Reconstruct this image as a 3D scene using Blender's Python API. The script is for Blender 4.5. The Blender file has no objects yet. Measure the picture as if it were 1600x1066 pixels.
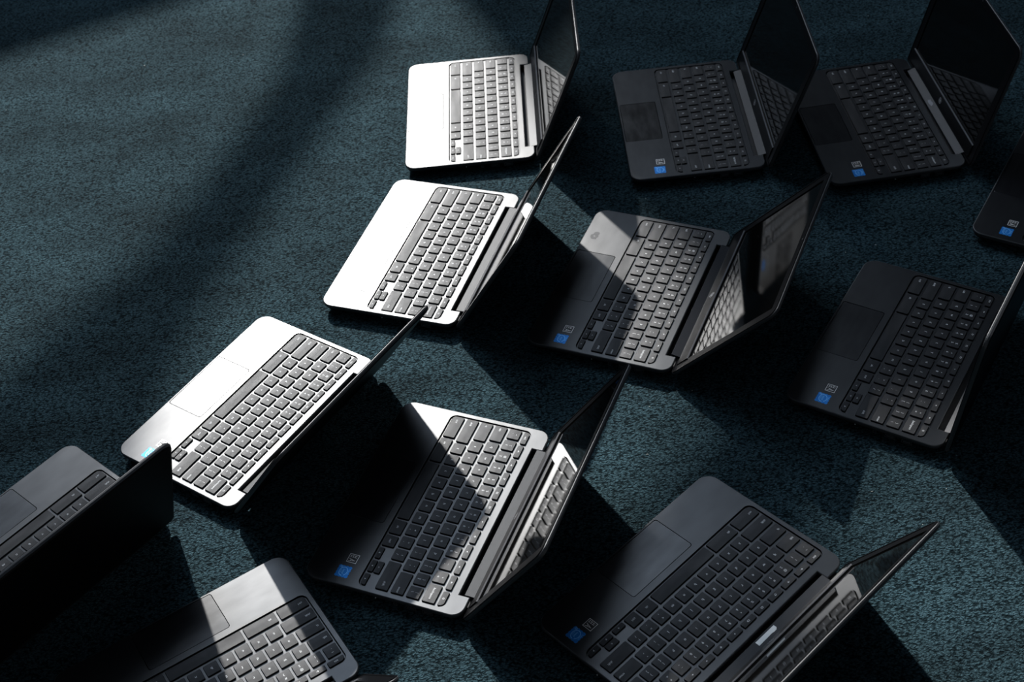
import bpy, bmesh, math, random
from mathutils import Vector, Matrix
random.seed(7)
S = bpy.context.scene
COL = S.collection
PI = math.pi

# ------------------------------------------------------------------ camera
cam_d = bpy.data.cameras.new('camera')
cam = bpy.data.objects.new('camera', cam_d)
COL.objects.link(cam)
S.camera = cam
cam_d.sensor_width = 36.0
cam_d.lens = 2267.24 / 1600 * 36.0
cam_d.clip_start = 0.05
RT = Vector((0.99136133, -0.09005836, -0.09535304))
UP = Vector((0.1311591, 0.68070289, 0.72072246))
FW = Vector((0.0, 0.7270028, -0.68663449))
R = Matrix((RT, UP, -FW)).transposed().to_4x4()
cam.matrix_world = Matrix.Translation((0, 0, 1.37214)) @ R
cam_d.dof.use_dof = True
cam_d.dof.focus_distance = 1.75
cam_d.dof.aperture_fstop = 11.0

# ------------------------------------------------------------------ light and exposure
S.view_settings.view_transform = 'Standard'
S.view_settings.look = 'None'
S.view_settings.gamma = 1.0
S.view_settings.exposure = 0.0
S.view_settings.use_curve_mapping = False
S.cycles.use_denoising = True
S.cycles.max_bounces = 8
S.cycles.sample_clamp_indirect = 4.0

AZ, EL = math.radians(101.0), math.radians(35.8)
SUN = Vector((math.cos(AZ) * math.cos(EL), math.sin(AZ) * math.cos(EL), math.sin(EL)))
sun_d = bpy.data.lights.new('sun', 'SUN')
sun_d.energy = 7.5
sun_d.angle = math.radians(1.2)
sun_d.color = (1.0, 0.985, 0.96)
sun = bpy.data.objects.new('sun', sun_d)
COL.objects.link(sun)
sun.rotation_euler = SUN.to_track_quat('Z', 'Y').to_euler()

world = bpy.data.worlds.new('world')
S.world = world
world.use_nodes = True
bg = world.node_tree.nodes['Background']
bg.inputs['Color'].default_value = (0.66, 0.80, 1.0, 1)
bg.inputs['Strength'].default_value = 5.6

# the window wall: origin, direction along it, outward normal
WO = Vector((-0.69, 5.13, 0))
WA = math.radians(20.5)
WT = Vector((math.cos(WA), math.sin(WA), 0))
WN = Vector((-math.sin(WA), math.cos(WA), 0))
UL, UR, SILL, RAIL, RAIL2, HEAD = -1.9, 2.0, 1.84, 3.85, 4.60, 7.9
def wp(u, h, off=0.0):
    """a point of the window wall: along it, height, distance to the inside"""
    return WO + WT * u + Vector((0, 0, h)) - WN * off
for h0, h1 in ((SILL, RAIL), (RAIL2, HEAD)):
    port_d = bpy.data.lights.new('window_portal', 'AREA')
    port_d.shape = 'RECTANGLE'
    port_d.size, port_d.size_y = UR - UL, h1 - h0
    port_d.cycles.is_portal = True
    port = bpy.data.objects.new('window_portal', port_d)
    COL.objects.link(port)
    port.matrix_world = Matrix.Translation(wp((UL + UR) / 2, (h0 + h1) / 2, -0.18)) @ \
        Matrix((WT, Vector((0, 0, 1)), WN)).transposed().to_4x4()

# ------------------------------------------------------------------ materials
def new_mat(name):
    m = bpy.data.materials.new(name)
    m.use_nodes = True
    nt = m.node_tree
    nt.nodes.clear()
    out = nt.nodes.new('ShaderNodeOutputMaterial')
    return m, nt, out

def plastic(name, col, gloss_rough=0.3, fac=1.0, bump=0.0, bscale=3000.0, f0=1.5, smudge=0.0, tint=(1, 1, 1)):
    """matte body under a Beckmann-rough sheen weighted by Fresnel; faint procedural wear"""
    m, nt, out = new_mat(name)
    N = nt.nodes.new
    L = nt.links.new
    dif = N('ShaderNodeBsdfDiffuse')
    dif.inputs['Color'].default_value = (*col, 1)
    gl = N('ShaderNodeBsdfAnisotropic')
    gl.distribution = 'BECKMANN'
    gl.inputs['Color'].default_value = (*tint, 1)
    gl.inputs['Roughness'].default_value = gloss_rough
    # Schlick's Fresnel from |normal . view|
    r0 = ((f0 - 1) / (f0 + 1)) ** 2
    ge = N('ShaderNodeNewGeometry')
    dt = N('ShaderNodeVectorMath'); dt.operation = 'DOT_PRODUCT'
    L(ge.outputs['Normal'], dt.inputs[0]); L(ge.outputs['Incoming'], dt.inputs[1])
    ab = N('ShaderNodeMath'); ab.operation = 'ABSOLUTE'; L(dt.outputs['Value'], ab.inputs[0])
    om = N('ShaderNodeMath'); om.operation = 'SUBTRACT'; om.use_clamp = True; om.inputs[0].default_value = 1.0; L(ab.outputs[0], om.inputs[1])
    pw = N('ShaderNodeMath'); pw.operation = 'POWER'; pw.inputs[1].default_value = 5.0; L(om.outputs[0], pw.inputs[0])
    mul = N('ShaderNodeMath'); mul.operation = 'MULTIPLY_ADD'
    mul.inputs[1].default_value = fac * (1 - r0); mul.inputs[2].default_value = fac * r0
    L(pw.outputs[0], mul.inputs[0])
    mix = N('ShaderNodeMixShader')
    L(dif.outputs[0], mix.inputs[1]); L(gl.outputs[0], mix.inputs[2])
    tc = N('ShaderNodeTexCoord')
    src = mul.outputs[0]
    if smudge:
        nz = N('ShaderNodeTexNoise')
        nz.inputs['Scale'].default_value = 22.0
        nz.inputs['Detail'].default_value = 5.0
        mp = N('ShaderNodeMapping'); mp.inputs['Scale'].default_value = (1.0, 3.0, 1.0)
        L(tc.outputs['Object'], mp.inputs[0]); L(mp.outputs[0], nz.inputs['Vector'])
        mr = N('ShaderNodeMapRange')
        mr.inputs['From Min'].default_value = 0.3; mr.inputs['From Max'].default_value = 0.7
        mr.inputs['To Min'].default_value = 1.0 - smudge; mr.inputs['To Max'].default_value = 1.0 + smudge
        L(nz.outputs[0], mr.inputs[0])
        m2 = N('ShaderNodeMath'); m2.operation = 'MULTIPLY'
        L(src, m2.inputs[0]); L(mr.outputs[0], m2.inputs[1])
        src = m2.outputs[0]
    L(src, mix.inputs[0])
    if bump:
        nb = N('ShaderNodeTexNoise'); nb.inputs['Scale'].default_value = bscale
        nb.inputs['Detail'].default_value = 2.0
        L(tc.outputs['Object'], nb.inputs['Vector'])
        bp = N('ShaderNodeBump'); bp.inputs['Strength'].default_value = bump
        bp.inputs['Distance'].default_value = 0.0002
        L(nb.outputs[0], bp.inputs['Height'])
        for s in (dif, gl):
            L(bp.outputs[0], s.inputs['Normal'])
    L(mix.outputs[0], out.inputs[0])
    return m

def plain(name, col, rough=0.6, metallic=0.0):
    m, nt, out = new_mat(name)
    b = nt.nodes.new('ShaderNodeBsdfPrincipled')
    b.inputs['Base Color'].default_value = (*col, 1)
    b.inputs['Roughness'].default_value = rough
    b.inputs['Metallic'].default_value = metallic
    nt.links.new(b.outputs[0], out.inputs[0])
    return m

M = {}
M['deck'] = plastic('charcoal_case_plastic', (0.011, 0.0115, 0.0125), 0.355, 1.0, smudge=0.12)
M['rim'] = plastic('case_rim_plastic', (0.035, 0.037, 0.040), 0.48, 0.9)
M['under'] = plastic('bottom_case_plastic', (0.008, 0.008, 0.009), 0.6, 0.5)
M['pad'] = plastic('touchpad_surface', (0.009, 0.009, 0.010), 0.32, 1.0, smudge=0.22)
M['pad_worn'] = plastic('worn_touchpad_surface', (0.0085, 0.0075, 0.007), 0.36, 0.6, smudge=0.5)
M['key'] = plastic('key_cap_plastic', (0.0085, 0.0088, 0.010), 0.43, 0.50, bump=0.7, bscale=2600.0, smudge=0.3)
M['legend'] = plain('key_legend_print', (0.75, 0.76, 0.76), 0.6)
M['barrel'] = plastic('hinge_cover_plastic', (0.018, 0.019, 0.022), 0.42, 0.45, bump=0.4, bscale=2500.0)
M['lid'] = plastic('lid_back_plastic', (0.004, 0.004, 0.0045), 0.5, 0.3)
M['bezel'] = plastic('bezel_plastic', (0.006, 0.006, 0.0065), 0.40, 0.45)
M['lip'] = plastic('bezel_lip_plastic', (0.10, 0.10, 0.105), 0.3, 1.0)
M['glass'] = plastic('screen_glass', (0.0025, 0.0024, 0.0022), 0.06, 1.0, f0=1.52)
M['logo'] = plain('pale_logo_print', (0.85, 0.85, 0.86), 0.4, 0.2)
M['blue'] = plain('blue_sticker_foil', (0.008, 0.20, 0.62), 0.38, 0.55)
M['blue_light'] = plain('pale_blue_print', (0.25, 0.60, 0.95), 0.38, 0.5)
M['white'] = plain('white_sticker_paper', (0.78, 0.80, 0.79), 0.7)
M['outline'] = plain('sticker_outline_foil', (0.75, 0.73, 0.70), 0.4, 0.4)
M['black_print'] = plain('black_sticker_film', (0.006, 0.006, 0.006), 0.5)
M['residue'] = plain('glue_residue', (0.20, 0.20, 0.21), 0.8)
M['rubber'] = plain('rubber_foot', (0.01, 0.01, 0.01), 0.9)  # also the painted shade in the keyboard moat
M['metal'] = plain('port_metal', (0.30, 0.30, 0.31), 0.35, 0.9)
M['lint'] = plain('lint_fibre', (0.55, 0.56, 0.52), 0.9)
M['wall'] = plain('painted_wall', (0.25, 0.25, 0.25), 0.9)
M['ceil'] = plain('ceiling_paint', (0.5, 0.5, 0.5), 0.9)
M['wood'] = plain('window_frame_paint', (0.12, 0.12, 0.11), 0.6)

def carpet_material():
    m, nt, out = new_mat('teal_carpet_pile')
    N = nt.nodes.new; L = nt.links.new
    tc = N('ShaderNodeTexCoord')
    mp = N('ShaderNodeMapping'); mp.inputs['Scale'].default_value = (0.75, 1.15, 1.0)
    mp.inputs['Rotation'].default_value = (0, 0, math.radians(8))
    L(tc.outputs['Object'], mp.inputs[0])
    # twisted tufts: warped cells
    wn = N('ShaderNodeTexNoise'); wn.inputs['Scale'].default_value = 260.0; wn.inputs['Detail'].default_value = 2.0
    L(mp.outputs[0], wn.inputs['Vector'])
    sub = N('ShaderNodeVectorMath'); sub.operation = 'SUBTRACT'; sub.inputs[1].default_value = (.5, .5, .5)
    L(wn.outputs['Color'], sub.inputs[0])
    sc = N('ShaderNodeVectorMath'); sc.operation = 'SCALE'; sc.inputs['Scale'].default_value = 0.006
    L(sub.outputs[0], sc.inputs[0])
    ad = N('ShaderNodeVectorMath'); ad.operation = 'ADD'
    L(mp.outputs[0], ad.inputs[0]); L(sc.outputs[0], ad.inputs[1])
    vo = N('ShaderNodeTexVoronoi'); vo.inputs['Scale'].default_value = 350.0
    L(ad.outputs[0], vo.inputs['Vector'])
    fn = N('ShaderNodeTexNoise'); fn.inputs['Scale'].default_value = 800.0; fn.inputs['Detail'].default_value = 3.0
    L(ad.outputs[0], fn.inputs['Vector'])
    inv = N('ShaderNodeMath'); inv.operation = 'MULTIPLY_ADD'; inv.inputs[1].default_value = -1.1; inv.inputs[2].default_value = 0.85
    L(vo.outputs['Distance'], inv.inputs[0])
    h = N('ShaderNodeMath'); h.operation = 'MULTIPLY_ADD'; h.inputs[1].default_value = 0.55
    L(fn.outputs[0], h.inputs[0]); L(inv.outputs[0], h.inputs[2])
    # pile colour: paler where the bump height is high, dark in the hollows, with broad trodden patches
    big = N('ShaderNodeTexNoise'); big.inputs['Scale'].default_value = 5.0; big.inputs['Detail'].default_value = 5.0
    big.inputs['Roughness'].default_value = 0.6
    mb = N('ShaderNodeMapping'); mb.inputs['Rotation'].default_value = (0, 0, math.radians(-35)); mb.inputs['Scale'].default_value = (1, 2.0, 1)
    L(tc.outputs['Object'], mb.inputs[0]); L(mb.outputs[0], big.inputs['Vector'])
    cr = N('ShaderNodeValToRGB')
    cr.color_ramp.elements[0].position = 0.30; cr.color_ramp.elements[0].color = (0.0032, 0.0085, 0.0105, 1)
    cr.color_ramp.elements[1].position = 1.0; cr.color_ramp.elements[1].color = (0.046, 0.088, 0.105, 1)
    L(h.outputs[0], cr.inputs[0])
    mr = N('ShaderNodeMapRange'); mr.inputs['From Min'].default_value = 0.35; mr.inputs['From Max'].default_value = 0.65
    mr.inputs['To Min'].default_value = 0.68; mr.inputs['To Max'].default_value = 1.22
    L(big.outputs[0], mr.inputs[0])
    mc = N('ShaderNodeMix'); mc.data_type = 'RGBA'; mc.blend_type = 'MULTIPLY'; mc.inputs['Factor'].default_value = 1.0
    L(cr.outputs[0], mc.inputs['A']); L(mr.outputs[0], mc.inputs['B'])
    b = N('ShaderNodeBsdfPrincipled')
    b.inputs['Roughness'].default_value = 0.85
    b.inputs['Specular IOR Level'].default_value = 0.05
    b.inputs['Sheen Weight'].default_value = 0.0
    b.inputs['Sheen Roughness'].default_value = 0.5
    L(mc.outputs['Result'], b.inputs['Base Color'])
    bp = N('ShaderNodeBump'); bp.inputs['Strength'].default_value = 0.9; bp.inputs['Distance'].default_value = 0.0022
    L(h.outputs[0], bp.inputs['Height'])
    L(bp.outputs[0], b.inputs['Normal'])
    L(b.outputs[0], out.inputs[0])
    return m
M['carpet'] = carpet_material()

def blocker_cloth(name, col, through):
    m, nt, out = new_mat(name)
    N = nt.nodes.new; L = nt.links.new
    d = N('ShaderNodeBsdfDiffuse'); d.inputs[0].default_value = (*col, 1)
    t = N('ShaderNodeBsdfTransparent')
    mx = N('ShaderNodeMixShader'); mx.inputs[0].default_value = 1 - through
    L(t.outputs[0], mx.inputs[1]); L(d.outputs[0], mx.inputs[2]); L(mx.outputs[0], out.inputs[0])
    return m
M['band_blocker'] = blocker_cloth('band_blocker_cloth', (0.05, 0.06, 0.07), 0.13)  # part-opaque, for the added blocker that casts the diagonal dark band
M['side_block'] = blocker_cloth('side_blocker_cloth', (0.06, 0.06, 0.06), 0.03)  # nearly opaque, for the added blocker that dims the right side

# ------------------------------------------------------------------ mesh helpers
def link_mesh(name, me, parent=None):
    o = bpy.data.objects.new(name, me)
    COL.objects.link(o)
    if parent is not None:
        o.parent = parent
    return o

def from_bm(name, bm, mats, smooth=False):
    me = bpy.data.meshes.new(name)
    bmesh.ops.recalc_face_normals(bm, faces=bm.faces)
    bm.to_mesh(me); bm.free()
    for m in (mats if isinstance(mats, (list, tuple)) else [mats]):
        me.materials.append(m)
    if smooth:
        for p in me.polygons:
            p.use_smooth = True
    return me

def rrect(x0, y0, x1, y1, r, n=8):
    """counter-clockwise rounded rectangle; r = (front-left, front-right, back-right, back-left)"""
    if not isinstance(r, (list, tuple)):
        r = (r,) * 4
    pts = []
    for (cx, cy, rr, a0) in ((x0 + r[0], y0 + r[0], r[0], PI), (x1 - r[1], y0 + r[1], r[1], 1.5 * PI),
                             (x1 - r[2], y1 - r[2], r[2], 0), (x0 + r[3], y1 - r[3], r[3], 0.5 * PI)):
        if rr < 1e-6:
            pts.append((cx, cy)); continue
        for k in range(n + 1):
            a = a0 + 0.5 * PI * k / n
            pts.append((cx + rr * math.cos(a), cy + rr * math.sin(a)))
    return pts

def loft(bm, loops, cap0=True, cap1=True, mi=0):
    """loops: lists of 3-D points with equal counts"""
    rings = [[bm.verts.new(p) for p in lp] for lp in loops]
    fs = []
    for a, b in zip(rings, rings[1:]):
        n = len(a)
        for i in range(n):
            j = (i + 1) % n
            fs.append(bm.faces.new((a[i], a[j], b[j], b[i])))
    if cap0: fs.append(bm.faces.new(list(reversed(rings[0]))))
    if cap1: fs.append(bm.faces.new(rings[-1]))
    for f in fs: f.material_index = mi
    return rings

def box(bm, x0, x1, y0, y1, z0, z1, mi=0):
    loft(bm, [[(x0, y0, z0), (x1, y0, z0), (x1, y1, z0), (x0, y1, z0)],
              [(x0, y0, z1), (x1, y0, z1), (x1, y1, z1), (x0, y1, z1)]], mi=mi)

def ring_fill(bm, loops, z, mi=0):
    """flat face bounded by the first loop with the other loops as holes"""
    es = []
    for lp in loops:
        vs = [bm.verts.new((p[0], p[1], z)) for p in lp]
        for i in range(len(vs)):
            es.append(bm.edges.new((vs[i], vs[(i + 1) % len(vs)])))
    r = bmesh.ops.triangle_fill(bm, use_beauty=True, use_dissolve=False, edges=es, normal=(0, 0, 1))
    for f in r['geom']:
        if isinstance(f, bmesh.types.BMFace): f.material_index = mi

def wall_between(bm, lp, z0, z1, mi=0):
    a = [bm.verts.new((p[0], p[1], z0)) for p in lp]
    b = [bm.verts.new((p[0], p[1], z1)) for p in lp]
    for i in range(len(lp)):
        j = (i + 1) % len(lp)
        bm.faces.new((a[i], a[j], b[j], b[i])).material_index = mi

# ------------------------------------------------------------------ text and small signs as flat meshes
_fc = {}
def text_tris(s, size):
    """(verts, faces) of flat lettering centred on the origin"""
    k = (s, size)
    if k not in _fc:
        cu = bpy.data.curves.new('lettering', 'FONT')
        cu.body = s; cu.size = size; cu.resolution_u = 2
        cu.align_x = 'CENTER'; cu.align_y = 'CENTER'
        ob = bpy.data.objects.new('lettering', cu)
        COL.objects.link(ob)
        dg = bpy.context.evaluated_depsgraph_get()
        me = bpy.data.meshes.new_from_object(ob.evaluated_get(dg))
        vs = [(v.co.x, v.co.y) for v in me.vertices]
        fs = [tuple(p.vertices) for p in me.polygons]
        if vs:
            mx = (min(v[0] for v in vs) + max(v[0] for v in vs)) / 2
            my = (min(v[1] for v in vs) + max(v[1] for v in vs)) / 2 if s not in ("'", '"', ',', '.', '-', '_') else 0
            vs = [(v[0] - mx, v[1] - my) for v in vs]
        bpy.data.objects.remove(ob); bpy.data.curves.remove(cu); bpy.data.meshes.remove(me)
        _fc[k] = (vs, fs)
    return _fc[k]

def put_flat(bm, vf, cx, cy, z, mi):
    vs, fs = vf
    v = [bm.verts.new((cx + p[0], cy + p[1], z)) for p in vs]
    for f in fs:
        try:
            bm.faces.new([v[i] for i in f]).material_index = mi
        except ValueError:
            pass

def annulus(r0, r1, a0=0, a1=2 * PI, n=14, sx=1.0):
    vs, fs = [], []
    for k in range(n + 1):
        a = a0 + (a1 - a0) * k / n
        vs += [(r0 * math.cos(a) * sx, r0 * math.sin(a)), (r1 * math.cos(a) * sx, r1 * math.sin(a))]
    for k in range(n):
        fs.append((2 * k, 2 * k + 1, 2 * k + 3, 2 * k + 2))
    return vs, fs
def poly(*pts): return list(pts), [tuple(range(len(pts)))]
def bar2(x0, y0, x1, y1): return poly((x0, y0), (x1, y0), (x1, y1), (x0, y1))
def merge(*vfs):
    V, F = [], []
    for vs, fs in vfs:
        b = len(V); V += vs; F += [tuple(i + b for i in f) for f in fs]
    return V, F
def frame2(w, h, t): return merge(bar2(-w, -h, w, -h + t), bar2(-w, h - t, w, h), bar2(-w, -h + t, -w + t, h - t), bar2(w - t, -h + t, w, h - t))
u = 0.001
ICON = {
    'back': merge(bar2(-1.4*u, -.2*u, 1.5*u, .2*u), poly((-1.6*u, 0), (-.5*u, -1.1*u), (-.1*u, -.8*u), (-.9*u, 0), (-.1*u, .8*u), (-.5*u, 1.1*u))),
    'fwd': merge(bar2(-1.5*u, -.2*u, 1.4*u, .2*u), poly((1.6*u, 0), (.5*u, 1.1*u), (.1*u, .8*u), (.9*u, 0), (.1*u, -.8*u), (.5*u, -1.1*u))),
    'reload': merge(annulus(.9*u, 1.3*u, .3, 5.6), poly((.5*u, .2*u), (1.8*u, .2*u), (1.3*u, 1.1*u))),
    'full': frame2(1.5*u, 1.1*u, .4*u),
    'windows': merge(frame2(1.3*u, 1.1*u, .35*u), bar2(1.6*u, -.8*u, 2.0*u, .8*u)),
    'dim': annulus(.35*u, .75*u),
    'bright': merge(annulus(.6*u, 1.0*u), bar2(-.15*u, 1.2*u, .15*u, 1.6*u), bar2(-.15*u, -1.6*u, .15*u, -1.2*u), bar2(1.2*u, -.15*u, 1.6*u, .15*u), bar2(-1.6*u, -.15*u, -1.2*u, .15*u)),
    'mute': merge(bar2(-.7*u, -.4*u, -.1*u, .4*u), poly((-.1*u, -.4*u), (.7*u, -1.0*u), (.7*u, 1.0*u), (-.1*u, .4*u))),
    'voldn': merge(bar2(-1.1*u, -.4*u, -.5*u, .4*u), poly((-.5*u, -.4*u), (.2*u, -1.0*u), (.2*u, 1.0*u), (-.5*u, .4*u)), annulus(.8*u, 1.0*u, -.7, .7, 6)),
    'volup': merge(bar2(-1.3*u, -.4*u, -.7*u, .4*u), poly((-.7*u, -.4*u), (0, -1.0*u), (0, 1.0*u), (-.7*u, .4*u)), annulus(.7*u, .9*u, -.7, .7, 6), annulus(1.2*u, 1.4*u, -.7, .7, 6)),
    'power': merge(annulus(.95*u, 1.3*u, PI/2 + .6, PI/2 + 2*PI - .6), bar2(-.17*u, .3*u, .17*u, 1.6*u)),
    'search': merge(annulus(.7*u, 1.05*u), poly((.6*u, -.8*u), (.8*u, -.6*u), (1.6*u, -1.4*u), (1.4*u, -1.6*u))),
    'la': poly((-.9*u, 0), (.6*u, 1.0*u), (.9*u, .7*u), (-.2*u, 0), (.9*u, -.7*u), (.6*u, -1.0*u)),
    'ra': poly((.9*u, 0), (-.6*u, -1.0*u), (-.9*u, -.7*u), (.2*u, 0), (-.9*u, .7*u), (-.6*u, 1.0*u)),
    'ua': poly((0, .9*u), (1.0*u, -.6*u), (.7*u, -.9*u), (0, .2*u), (-.7*u, -.9*u), (-1.0*u, -.6*u)),
    'da': poly((0, -.9*u), (-1.0*u, .6*u), (-.7*u, .9*u), (0, -.2*u), (.7*u, .9*u), (1.0*u, .6*u)),
}

# ------------------------------------------------------------------ the laptop's measures (metres; x from its left, y from its front, z up)
W, D = 0.298, 0.2054
ZT = 0.0185                      # top of the palm rest
ZP = 0.0170                      # floor of the keyboard recess
KB = (0.0063, 0.0695, 0.2917, 0.1822)
PADR = (0.0977, 0.0033, 0.1983, 0.0603)
SLOT = (0.0332, 0.1915, 0.2680)
YH, ZH = 0.2094, 0.0171          # hinge axis
LID_L = 0.1948

def keys():
    """(x0, x1, y0, y1, corner radii, legends[(kind, text, dx, dy, size)])"""
    K = []
    g = 0.0032
    r0 = 0.0012
    def add(x0, x1, row, legs, rad=None, y=None):
        y0, y1 = y or row
        K.append((x0, x1, y0, y1, rad or (r0,) * 4, legs))
    R6, R5, R4, R3, R2, R1 = ((.0727, .0887), (.0927, .1087), (.1127, .1287), (.1327, .1487), (.1527, .1687), (.1727, .1802))
    X0, X1, P = 0.0090, 0.2895, 0.0196
    # top row
    w = (X1 - X0 + g) / 12
    tops = ['esc', 'back', 'fwd', 'reload', 'full', 'windows', 'dim', 'bright', 'mute', 'voldn', 'volup', 'power']
    for i, t in enumerate(tops):
        rad = (r0, r0, r0, .005) if i == 0 else ((r0, r0, .005, r0) if i == 11 else None)
        leg = [('t', 'esc', 0, 0, .0032)] if t == 'esc' else [('i', t, 0, 0, 0)]
        add(X0 + i * w, X0 + (i + 1) * w - g, R1, leg, rad)
    def run(x, items, row):
        for it in items:
            if len(it) == 1:
                legs = [('t', it, 0, 0, .0042)]
            else:
                legs = [('t', it[0], 0, -.0028, .0036), ('t', it[1], 0, .0030, .0034)]
            add(x, x + P - g, row, legs)
            x += P
        return x
    # number row
    add(X0, .0252, R2, [('t', '`', -.001, -.002, .0036), ('t', '~', 0, .003, .0036)])
    x = run(.0252 + g, ['1!', '2@', '3#', '4$', '5%', '6^', '7&', '8*', '9(', '0)', '-_', '=+'], R2)
    add(x, X1, R2, [('t', 'backspace', 0, 0, .0033)])
    # q row
    add(X0, .0348, R3, [('t', 'tab', -.007, 0, .0034)])
    x = run(.0348 + g, ['q', 'w', 'e', 'r', 't', 'y', 'u', 'i', 'o', 'p', '[{', ']}'], R3)
    add(x, X1, R3, [('t', '\\', 0, -.003, .0036), ('t', '|', 0, .003, .0036)])
    # a row
    add(X0, .0397, R4, [('i', 'search', -.010, 0, 0)])
    x = run(.0397 + g, ['a', 's', 'd', 'f', 'g', 'h', 'j', 'k', 'l', ';:', '\'"'], R4)
    add(x, X1, R4, [('t', 'enter', .010, 0, .0033)])
    # z row
    add(X0, .0490, R5, [('t', 'shift', -.012, 0, .0033)])
    x = run(.0490 + g, ['z', 'x', 'c', 'v', 'b', 'n', 'm', ',<', '.>', '/?'], R5)
    add(x, X1, R5, [('t', 'shift', .012, 0, .0033)])
    # bottom row
    add(X0, .0450, R6, [('t', 'ctrl', -.010, 0, .0033)], (.005, r0, r0, r0))
    add(.0450 + g, .0880, R6, [('t', 'alt', -.012, 0, .0033)])
    add(.0880 + g, .1850, R6, [])
    add(.1850 + g, .2095, R6, [('t', 'alt', 0, 0, .0033)])
    add(.2095 + g, .2292, R6, [('t', 'ctrl', 0, 0, .0033)])
    lo, hi = (.0727, .0796), (.0808, .0887)
    add(.2292 + g, .2492, R6, [('i', 'la', 0, 0, 0)], y=lo)
    add(.2492 + g, .2697, R6, [('i', 'da', 0, 0, 0)], y=lo)
    add(.2492 + g, .2697, R6, [('i', 'ua', 0, 0, 0)], y=hi)
    add(.2697 + g, X1, R6, [('i', 'ra', 0, 0, 0)], (r0, .0045, r0, r0), y=lo)
    return K

def key_mesh(k):
    x0, x1, y0, y1, rad, legs = k
    cx, cy = (x0 + x1) / 2, (y0 + y1) / 2
    hw, hd = (x1 - x0) / 2, (y1 - y0) / 2
    bm = bmesh.new()
    zt = 0.0020
    def lp(ins, z):
        return [(p[0], p[1], z) for p in rrect(-hw + ins, -hd + ins, hw - ins, hd - ins, tuple(max(q - ins, .0003) for q in rad), 3)]
    loft(bm, [lp(-.0002, 0), lp(0, zt - .0004), lp(.0004, zt)], cap0=False)
    me_z = zt + .00004
    for kind, t, dx, dy, sz in legs:
        put_flat(bm, ICON[t] if kind == 'i' else text_tris(t, sz * 1.22), dx, dy, me_z, 1)
    return from_bm('key', bm, [M['key'], M['legend']]), (cx, cy)
KEYS = [key_mesh(k) for k in keys()]

# --- base
def outline(ins):
    """deck outline with the hinge slot cut into its rear edge"""
    x0, y0, x1, y1 = ins, ins, W - ins, D - ins
    rf, rb = .0175 - ins, .0150 - ins
    pts = []
    for (cx, cy, rr, a0) in ((x0 + rf, y0 + rf, rf, PI), (x1 - rf, y0 + rf, rf, 1.5 * PI), (x1 - rb, y1 - rb, rb, 0)):
        for k in range(11):
            a = a0 + .5 * PI * k / 10
            pts.append((cx + rr * math.cos(a), cy + rr * math.sin(a)))
    pts += [(SLOT[2] + ins, y1), (SLOT[2] + ins, SLOT[1] - ins), (SLOT[0] - ins, SLOT[1] - ins), (SLOT[0] - ins, y1)]
    for k in range(11):
        a = .5 * PI + .5 * PI * k / 10
        pts.append((x0 + rb + rb * math.cos(a), y1 - rb + rb * math.sin(a)))
    return pts
def base_mesh():
    bm = bmesh.new()
    kb = rrect(*KB, .009)
    gr = .0006
    pd = rrect(PADR[0] - gr, PADR[1] - gr, PADR[2] + gr, PADR[3] + gr, .0035, 4)
    ring_fill(bm, [outline(.0012), kb, pd], ZT, 0)
    wall_between(bm, kb, ZP - .0012, ZT, 2)
    wall_between(bm, pd, ZT - .0012, ZT, 0)
    loft(bm, [[(x, y, z) for x, y in outline(i)] for i, z in ((.0012, ZT), (.0004, ZT - .0005), (0, ZT - .0014), (0.0002, .0135), (.0012, .0125))], False, False, 1)
    loft(bm, [[(x, y, z) for x, y in outline(i)] for i, z in ((.0012, .0125), (.0022, .0095), (.0060, .0060))], False, True, 2)
    bmesh.ops.remove_doubles(bm, verts=bm.verts, dist=1e-6)
    return from_bm('upper_case', bm, [M['deck'], M['rim'], M['under']])
BASE = base_mesh()
def bottom_mesh():
    bm = bmesh.new()
    def lp(ins, z): return [(p[0], p[1], z) for p in rrect(ins, ins, W - ins, D - ins * .12, .018 - min(ins, .01) * .5, 8)]
    loft(bm, [lp(.012, .0022), lp(.0075, .0040), lp(.0060, .0059)])
    box(bm, SLOT[0] + .0006, SLOT[2] - .0006, .2036, .2052, .0055, .0083)  # lip added to stop sun leaking under the hinge cover
    return from_bm('bottom_case', bm, M['under'])
BOTTOM = bottom_mesh()
def foot_mesh():
    bm = bmesh.new()
    c = [(.009 * math.cos(a), .004 * math.sin(a)) for a in (2 * PI * k / 16 for k in range(16))]
    loft(bm, [[(x, y, 0) for x, y in c], [(x * 1.05, y * 1.1, .0022) for x, y in c]])
    return from_bm('rubber_foot', bm, M['rubber'])
FOOT = foot_mesh()
def plate_mesh():
    bm = bmesh.new()
    # recess shade coloured into a moat around the key field, widest along the front and the left side
    ring_fill(bm, [rrect(KB[0] + .0001, KB[1] + .0001, KB[2] - .0001, KB[3] - .0001, .009)], ZP - .0011, 1)
    a = rrect(KB[0] + .0014, KB[1] + .0018, KB[2] - .0005, KB[3] - .0005, .0080)
    wall_between(bm, a, ZP - .0011, ZP + .00002, 0)
    ring_fill(bm, [a], ZP + .00002, 0)
    return from_bm('keyboard', bm, [M['deck'], M['rubber']])
PLATE = plate_mesh()
def pad_mesh(mat):
    bm = bmesh.new()
    def lp(ins, z): return [(p[0], p[1], z) for p in rrect(PADR[0] + ins, PADR[1] + ins, PADR[2] - ins, PADR[3] - ins, .003, 4)]
    loft(bm, [lp(0, ZT - .0012), lp(0, ZT - .0004), lp(.0003, ZT - .00015)], cap0=False)
    return from_bm('touchpad', bm, mat)
PAD = pad_mesh(M['pad']); PAD_W = pad_mesh(M['pad_worn'])
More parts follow.
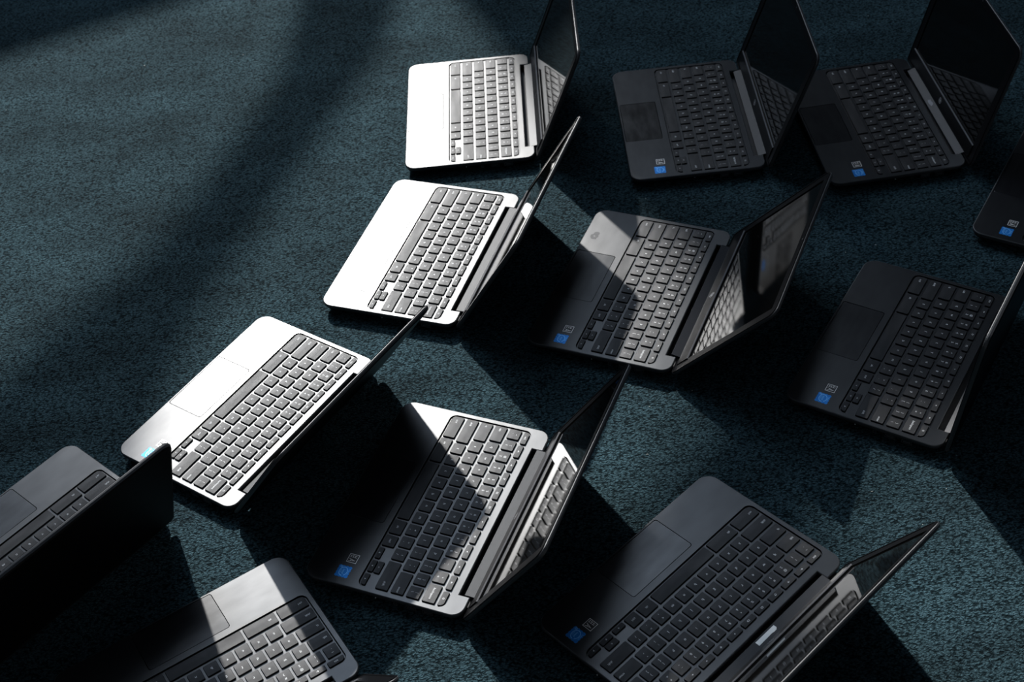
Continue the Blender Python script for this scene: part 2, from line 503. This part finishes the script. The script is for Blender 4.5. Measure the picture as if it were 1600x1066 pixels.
def port_mesh(w_, h_, tongue):
    bm = bmesh.new()
    x = W - .0003
    for (a, b, c, d) in ((-w_, w_, -h_, -h_ + .0004), (-w_, w_, h_ - .0004, h_), (-w_, -w_ + .0004, -h_, h_), (w_ - .0004, w_, -h_, h_)):
        box(bm, x, x + .0006, a, b, c, d, 0)
    box(bm, x, x + .0004, -w_, w_, -h_, h_, 1)
    if tongue: box(bm, x, x + .0006, -w_ * .7, w_ * .7, -.0004, .0006, 0)
    return from_bm('port', bm, [M['metal'], M['black_print']])
USB = port_mesh(.0065, .0026, True); JACK = port_mesh(.0022, .0022, False)
def led_mesh():
    bm = bmesh.new()
    bmesh.ops.create_icosphere(bm, subdivisions=1, radius=.0009)
    return from_bm('charge_indicator', bm, M['white'])
LED = led_mesh()

# --- stickers
def blue_mesh():
    bm = bmesh.new()
    n, h = 8, .0082
    pts = []
    for s in range(4):
        for k in range(n):
            t = -h + 2 * h * k / n
            j = h + (.0005 if k % 2 else -.0003)
            pts.append([(t, -j), (j, t), (-t, j), (-j, -t)][s])
    loft(bm, [[(x, y, 0) for x, y in pts], [(x, y, .00012) for x, y in pts]], False, True, 0)
    put_flat(bm, annulus(.0046, .0053, .5, 2 * PI + .1, 20, 1.25), 0, 0, .00016, 1)
    put_flat(bm, text_tris('intel', .0042), 0, 0, .00016, 1)
    put_flat(bm, text_tris('inside', .0022), 0, -.0030, .00016, 1)
    put_flat(bm, text_tris('Celeron', .0026), -.001, .0066, .00016, 1)
    for q in range(4): put_flat(bm, bar2(-.0078, -.0066 + q * .0009, -.0050 + q * .0004, -.0062 + q * .0009), 0, 0, .00016, 1)
    return from_bm('processor_sticker', bm, [M['blue'], M['blue_light']])
BLUE = blue_mesh()
def cert_mesh():
    bm = bmesh.new()
    h = .0064
    loft(bm, [[(x, y, 0) for x, y in rrect(-h, -h, h, h, .0004, 2)], [(x, y, .0001) for x, y in rrect(-h, -h, h, h, .0004, 2)]], False, True, 0)
    put_flat(bm, frame2(h, h, .0007), 0, 0, .00014, 1)
    for q in range(3): put_flat(bm, bar2(-.0048, -.0042 + q * .0030, -.0012, -.0036 + q * .0030), 0, 0, .00014, 1)
    for q in range(2): put_flat(bm, bar2(-.0042 + q * .0022, -.0040, -.0038 + q * .0022, .0042), 0, 0, .00014, 1)
    put_flat(bm, poly((.0004, -.0044), (.0010, -.0044), (.0026, .0010), (.0022, .0024)), 0, 0, .00014, 1)
    put_flat(bm, poly((.0022, .0040), (.0042, -.0044), (.0048, -.0044), (.0030, .0040)), 0, 0, .00014, 1)
    put_flat(bm, bar2(.0012, -.0022, .0040, -.0016), 0, 0, .00014, 1)
    return from_bm('certification_sticker', bm, [M['black_print'], M['outline']])
CERT = cert_mesh()

# --- lid, in its own frame: x along the hinge, y up the lid, z towards the user
LT = .0062
def lid_mesh():
    bm = bmesh.new()
    w0 = -.0042
    def lp(ins, z): return [(p[0], p[1], z) for p in rrect(ins, w0 + ins, W - ins, LID_L - ins, (.007, .007, .0135, .0135), 8)]
    loft(bm, [lp(.004, -LT), lp(.0012, -LT + .0012), lp(0, -.0026), lp(0, -.0008), lp(.0005, -.0002)], True, False)
    for f in bm.faces:
        zz = [v.co.z for v in f.verts]
        if min(zz) > -.0052 and len(zz) == 4: f.material_index = 1  # paler colour on the lid edge stands in for its highlight
    # floor of the screen recess closes the shell
    ring_fill(bm, [[(p[0], p[1]) for p in lp(.0005, 0)]], -.0022)
    return from_bm('lid_shell', bm, [M['lid'], M['rim']])
LID = lid_mesh()
SO = (.0158, .0252, .2822, .1835)
def bezel_mesh():
    bm = bmesh.new()
    w0 = -.0042
    o = rrect(.0005, w0 + .0005, W - .0005, LID_L - .0005, (.0065, .0065, .013, .013), 8)
    i = rrect(*SO, .0015, 4)
    ring_fill(bm, [o, i], 0)
    wall_between(bm, o, -.0008, 0)
    wall_between(bm, i, -.0012, 0)
    # rubber rim around the edge
    a = rrect(.0012, w0 + .0012, W - .0012, LID_L - .0012, (.006, .006, .0125, .0125), 8)
    b = rrect(.0030, w0 + .0030, W - .0030, LID_L - .0030, (.005, .005, .0110, .0110), 8)
    ring_fill(bm, [a, b], .0007); wall_between(bm, a, 0, .0007); wall_between(bm, b, 0, .0007)
    return from_bm('bezel', bm, M['bezel'])
BEZEL = bezel_mesh()
def glass_mesh():
    bm = bmesh.new()
    ring_fill(bm, [rrect(*SO, .0015, 4)], -.0012)
    return from_bm('screen', bm, M['glass'])
GLASS = glass_mesh()
def chin_mesh():
    bm = bmesh.new()
    x0, x1 = .0150, .2832
    prof = [(.0022, 0), (.0040, .0011), (.0243, .0016), (.0251, .0013), (.0255, .0004), (.0255, -.0006)]
    def lp(x): return [(x, p[0], p[1]) for p in prof] + [(x, .0022, -.0006)]
    loft(bm, [lp(x0), lp(x1)])
    return from_bm('hinge_panel', bm, M['bezel'])
CHIN = chin_mesh()
def lip_mesh():
    bm = bmesh.new()
    def lp(x): return [(x, .0245, .00150), (x, .0245, .00185), (x, .0255, .0015), (x, .0259, .0004), (x, .0255, .0002)]
    loft(bm, [lp(.0135), lp(.2842)])
    return from_bm('panel_lip', bm, M['lip'])
LIP = lip_mesh()
def barrel_mesh():
    bm = bmesh.new()
    prof = [(-.0066, .0094), (-.0054, .0103), (-.0045, .0104), (.0018, .0002), (.0030, -.0010), (.0020, -.0058), (-.0050, -.0060), (-.0085, -.0040), (-.0100, .0010), (-.0093, .0055), (-.0075, .0088)]
    x0, x1 = SLOT[0] + .0006, SLOT[2] - .0008
    loft(bm, [[(x0, *p) for p in prof], [(x1, *p) for p in prof]])
    return from_bm('hinge_cover', bm, M['barrel'])
BARREL = barrel_mesh()
def logo_mesh():
    bm = bmesh.new()
    r = .0044
    put_flat(bm, annulus(r * .90, r, .0, 2 * PI, 24), 0, 0, 0, 0)
    # two slanted letters inside the ring
    def sl(x, y): return (x + .25 * y, y)
    def st(x0, y0, x1, y1): return poly(sl(x0, y0), sl(x1, y0), sl(x1, y1), sl(x0, y1))
    t = .00055
    put_flat(bm, merge(st(-.0022, -.0018, -.0022 + t, .0036), st(-.0022, .0010, -.0006, .0010 + t), st(-.0010, -.0018, -.0010 + t, .0012),
                       st(.0004, -.0036, .0004 + t, .0014), st(.0004, .0010, .0020, .0010 + t), st(.0016, -.0018, .0016 + t, .0012), st(.0004, -.0018, .0020, -.0018 + t)), 0, 0, 0, 0)
    bmesh.ops.solidify(bm, geom=bm.faces[:], thickness=.0001)
    return from_bm('logo', bm, M['logo'])
LOGO = logo_mesh()
def cam_mesh():
    bm = bmesh.new()
    put_flat(bm, annulus(.0, .0012, n=10), 0, 0, .0, 0)
    return from_bm('webcam', bm, M['metal'])
WEBCAM = cam_mesh()
def patch_mesh(name, pts, mat, th=.0001):
    bm = bmesh.new()
    loft(bm, [[(x, y, 0) for x, y in pts], [(x, y, th) for x, y in pts]], False, True)
    return from_bm(name, bm, mat)

# ------------------------------------------------------------------ one laptop with its parts
GROUP = 'open laptops on the carpet'
def laptop(label, x, y, th, phi, blue=True, worn=False, extra=None):
    root = bpy.data.objects.new('laptop', None)
    root.empty_display_size = .05
    COL.objects.link(root)
    root.location = (x, y, 0)
    root.rotation_euler = (0, 0, th)
    root['label'] = label; root['category'] = 'laptop'; root['group'] = GROUP
    base = link_mesh('upper_case', BASE, root)
    for (nm, me, py, pz) in (('usb_port', USB, .163, .0100), ('usb_port', USB, .142, .0100), ('audio_jack', JACK, .122, .0100)):
        p = link_mesh(nm, me, base); p.location = (0, py, pz)
    led = link_mesh('charge_indicator', LED, base); led.location = (W - .0002, .0965, .0115)
    bot = link_mesh('bottom_case', BOTTOM, root)
    for fx, fy in ((.03, .025), (W - .03, .025), (.03, .18), (W - .03, .18)):
        f = link_mesh('rubber_foot', FOOT, bot); f.location = (fx, fy, 0)
    kb = link_mesh('keyboard', PLATE, root)
    for me, (cx, cy) in KEYS:
        k = link_mesh('key', me, kb); k.location = (cx, cy, ZP)
    pad = link_mesh('touchpad', PAD_W if worn else PAD, root)
    if worn: pad['label'] = 'worn touchpad with darkened brownish surface'
    if blue:
        s = link_mesh('processor_sticker', BLUE, root); s.location = (.2790, .0462, ZT)
        s['label'] = 'square blue processor sticker with pale ring'
    c = link_mesh('certification_sticker', CERT, root); c.location = (.2585, .0492, ZT)
    c['label'] = 'small black sticker with pale outline'
    # everything that turns with the lid: x = u, y = w up the lid, z = n to the user
    Lm = Matrix.Translation((0, YH, ZH)) @ Matrix.Rotation(phi, 4, 'X')
    def lidpart(nm, me, loc=(0, 0, 0), parent=root):
        o = link_mesh(nm, me, parent)
        if parent is root: o.matrix_local = Lm @ Matrix.Translation(loc)
        else: o.matrix_local = Matrix.Translation(loc)
        return o
    ls = lidpart('lid_shell', LID)
    bz = lidpart('bezel', BEZEL)
    lidpart('webcam', WEBCAM, (.149, .1895, .00012), bz)
    lidpart('screen', GLASS)
    ch = lidpart('hinge_panel', CHIN)
    lidpart('panel_lip', LIP, (0, 0, 0), ch)
    lg = lidpart('logo', LOGO, (.1490, .0150, .00165), ch)
    lg['label'] = 'pale round ring logo with two slanted letters'
    br = lidpart('hinge_cover', BARREL)
    if extra: extra(root, br)
    return root

def on_barrel(name, me, u0, t, br):
    """lay a flat patch on the hinge cover's upper face: u0 along it, t across it from its front edge"""
    a, b = Vector((0, -.0045, .0104)), Vector((0, .0018, .0002))
    d = (b - a).normalized()
    nrm = Vector((1, 0, 0)).cross(d)
    o = link_mesh(name, me, br)
    p = a + d * t + nrm * .0001 + Vector((u0, 0, 0))
    o.matrix_local = Matrix.Translation(p) @ Matrix((Vector((1, 0, 0)), d, nrm)).transposed().to_4x4()
    return o

def extra_L(root, br):
    pts = [(-.0155, .0025), (-.0155, -.0032), (-.006, -.0034), (-.004, -.0028), (.001, -.0030), (.0145, -.0031), (.0160, .0024), (.004, .0027), (-.009, .0029)]
    pts = [(-.0155, -.0029), (.0157, -.0031), (.0158, .0026), (-.006, .0024), (-.0095, .0030), (-.0135, .0029), (-.0158, .0010)]
    o = on_barrel('paper_label', patch_mesh('paper_label', pts, M['white'], .00015), .1395, .0052, br)
    o['label'] = 'torn white paper label'
def extra_I(root, br):
    r = random.Random(3)
    pts = []
    for k in range(18):
        a = 2 * PI * k / 18
        q = .6 + .4 * r.random()
        pts.append((.0105 * q * math.cos(a), .0036 * q * math.sin(a)))
    o = on_barrel('label_remnant', patch_mesh('label_remnant', pts, M['residue'], .00012), .131, .0062, br)
    o['label'] = 'scraped whitish label remnant'
def extra_G(root, br):
    r = random.Random(5)
    bm = bmesh.new()
    for q, (cx, cy, w_, h_) in enumerate(((-.006, .001, .004, .005), (.000, .003, .004, .003), (.005, .000, .003, .005), (.001, -.004, .005, .0025), (-.003, -.001, .002, .003))):
        pts = [(cx + w_ * r.uniform(.7, 1) * math.cos(2 * PI * k / 11), cy + h_ * r.uniform(.7, 1) * math.sin(2 * PI * k / 11)) for k in range(11)]
        loft(bm, [[(x, y, 0) for x, y in pts], [(x, y, .00006 + .00001 * q) for x, y in pts]], False, True)
    me = from_bm('glue_smudge', bm, M['residue_dark'])
    o = link_mesh('glue_smudge', me, root); o.location = (.062, .016, ZT)
    o['label'] = 'grey smudge on the palm rest'
M['residue_dark'] = plastic('greasy_smudge', (0.030, 0.031, 0.034), 0.5, 0.45)

laptop('glaring white laptop whose screen mirrors a few of its keys, farthest sunlit one', -0.11389, 2.15203, -1.62981, 1.17687, blue=False)
laptop('glaring white laptop with edge-on lid, the tip of another lid crossing its keys', -0.14440, 1.83453, -1.98854, 1.02189, blue=False)
laptop('sunlit laptop with bright touchpad, its blue sticker half hidden behind a black lid', -0.34521, 1.55807, -2.25156, 0.96102)
laptop('laptop cut off at the left edge, its black lid back hiding most of its keyboard', -0.59438, 1.35337, -2.36536, 1.215)
laptop('shaded laptop crossed by one sunlit strip, in front of the big black lid back', -0.30612, 1.11915, -2.66246, 0.87666)
laptop('half shaded laptop with silvery lit key corner, its screen reflecting white keys', -0.14845, 1.34841, -2.03927, 0.98144)
laptop('laptop with sunlit band and grey smudge on its palm rest, screen reflecting grey keys', 0.15425, 1.69406, -2.05076, 0.82085, extra=extra_G)
laptop('shaded laptop with a worn brownish touchpad, screen leaning upright behind it', 0.22284, 2.04769, -1.60880, 1.22979, worn=True)
laptop('unlit laptop with scraped label remnant on its hinge, palm rest partly behind another screen', 0.49193, 1.97456, -1.54526, 1.31292, extra=extra_I)
laptop('unlit laptop of which only a palm rest corner with two stickers shows', 0.83253, 1.77649, -2.19039, 1.08)
laptop('unlit black laptop with its whole keyboard in view and its lid seen edge-on', 0.50755, 1.50645, -2.19698, 1.452)
laptop('laptop in soft bluish light with a torn white paper label on its hinge cover', 0.21498, 1.15844, -2.46031, 1.00825, extra=extra_L)

# ------------------------------------------------------------------ lint on the carpet
LINT = [(-0.25, 2.255), (-0.344, 2.266), (-0.411, 2.286), (-0.827, 2.208), (-0.59, 2.294), (0.682, 2.145), (0.595, 2.061), (0.454, 1.737), (0.487, 1.544), (0.532, 1.551), (0.225, 1.314), (0.166, 1.295), (0.15, 1.214), (0.406, 1.108), (0.493, 1.097), (0.476, 0.991), (0.45, 1.049), (0.229, 1.725), (-0.217, 1.204)]
rl = random.Random(11)
for i, (x, y) in enumerate(LINT):
    bm = bmesh.new()
    L_ = rl.uniform(.0012, .0030); r = rl.uniform(.0003, .0006); a = rl.uniform(0, PI); c = rl.uniform(-.6, .6)
    rings = []
    for k in range(5):
        t = k / 4 - .5
        px, py = L_ * t, c * L_ * (t * t)
        q = r * (1 - 1.2 * abs(t))
        rings.append([(px * math.cos(a) - py * math.sin(a) - q * math.sin(b) * math.sin(a), px * math.sin(a) + py * math.cos(a) + q * math.sin(b) * math.cos(a), r + q * math.cos(b)) for b in (2 * PI * j / 6 for j in range(6))])
    loft(bm, rings)
    o = link_mesh('lint_fleck', from_bm('lint_fleck', bm, M['lint'], True))
    o.location = (x, y, 0)
    o['label'] = 'tiny pale lint fleck caught on the dark teal carpet'
    o['category'] = 'lint'; o['group'] = 'lint flecks on the carpet'

# ------------------------------------------------------------------ the room: floor, walls, ceiling, the high window and unseen cloths added to shade the floor
def struct(name, bm, mat):
    o = link_mesh(name, from_bm(name, bm, mat)); o['kind'] = 'structure'
    return o
def wall_box(bm, u0, u1, h0, h1, d0, d1):
    """box in the window wall's frame; d is the distance to the inside"""
    loft(bm, [[tuple(wp(u_, h, d)) for u_, d in ((u0, d0), (u1, d0), (u1, d1), (u0, d1))] for h in (h0, h1)])
A, B, H, DEP = -5.0, 5.0, 8.4, 9.0
bm = bmesh.new(); wall_box(bm, A, B, -.05, 0, -.2, DEP); struct('floor', bm, M['carpet'])
bm = bmesh.new(); wall_box(bm, A, B, H, H + .1, -.2, DEP); struct('ceiling', bm, M['ceil'])
bm = bmesh.new()
wall_box(bm, A, B, 0, SILL, -.15, 0); wall_box(bm, A, B, HEAD, H, -.15, 0)
wall_box(bm, A, UL, SILL, HEAD, -.15, 0); wall_box(bm, UR, B, SILL, HEAD, -.15, 0)
wall_box(bm, UL, UR, RAIL, RAIL2, -.15, 0)
struct('wall_north', bm, M['wall'])
bm = bmesh.new(); wall_box(bm, A, B, 0, H, DEP, DEP + .1); struct('wall_south', bm, M['wall'])
bm = bmesh.new(); wall_box(bm, A - .1, A, 0, H, -.15, DEP); struct('wall_west', bm, M['wall'])
bm = bmesh.new(); wall_box(bm, B, B + .1, 0, H, -.15, DEP); struct('wall_east', bm, M['wall'])
for nm, h0, h1 in (('window_1', SILL, RAIL), ('window_2', RAIL2, HEAD)):
    bm = bmesh.new()
    wall_box(bm, UL, UR, h1 - .06, h1, -.12, -.05)
    wall_box(bm, UL, UL + .06, h0, h1 - .06, -.12, -.05); wall_box(bm, UR - .06, UR, h0, h1 - .06, -.12, -.05)
    struct(nm, bm, M['wood'])

def light_blocker(name, left, right, mat, label, folds, off=.10, depth=.02):
    """unseen cloth added to block sun, between two side edges (u, height), folded, with a little thickness"""
    bm = bmesh.new()
    nh, nu = 40, folds * 8
    def at(edge, t):
        k = t * (len(edge) - 1); i = min(int(k), len(edge) - 2); f = k - i
        return (edge[i][0] * (1 - f) + edge[i + 1][0] * f, edge[i][1] * (1 - f) + edge[i + 1][1] * f)
    g = []
    for a in range(nh + 1):
        t = a / nh
        l, r = at(left, t), at(right, t)
        row = []
        for b in range(nu + 1):
            s = b / nu
            row.append(bm.verts.new(wp(l[0] * (1 - s) + r[0] * s, l[1] * (1 - s) + r[1] * s, off + depth * math.sin(2 * PI * folds * s + .7 * t))))
        g.append(row)
    for a in range(nh):
        for b in range(nu):
            bm.faces.new((g[a][b], g[a][b + 1], g[a + 1][b + 1], g[a + 1][b]))
    o = link_mesh(name, from_bm(name, bm, mat, True))
    o['label'] = label; o['category'] = 'light_blocker'
    return o
light_blocker('band_blocker', [(-.117, 1.761), (-.242, 2.02), (-.390, 2.161), (-.513, 2.262), (-.649, 2.32), (-.80, 2.40), (-1.85, 3.0)],
        [(.071, 1.849), (-.046, 2.045), (-.281, 2.261), (-.435, 2.397), (-.528, 2.529), (-.60, 2.70), (-.75, 3.70)],
        M['band_blocker'], 'unseen added cloth that blocks sun in a soft diagonal band', 3)
light_blocker('side_blocker', [(0.059, 1.721), (0.121, 1.984), (0.149, 2.179), (0.147, 2.318), (0.191, 2.461), (0.215, 2.531), (0.237, 2.651), (0.195, 2.772), (0.103, 2.832), (0.032, 2.876), (-0.046, 2.942), (-0.137, 3.025)],
        [(1.95, 1.84), (1.95, 2.3), (1.95, 2.9), (1.95, 3.4), (1.6, 3.7), (0.95, 3.3), (0.394, 2.93), (0.272, 2.954), (0.206, 2.996), (0.167, 3.05), (0.131, 3.101), (0.085, 3.166)],
        M['side_block'], 'unseen added cloth that dims the sun over the right side', 8)
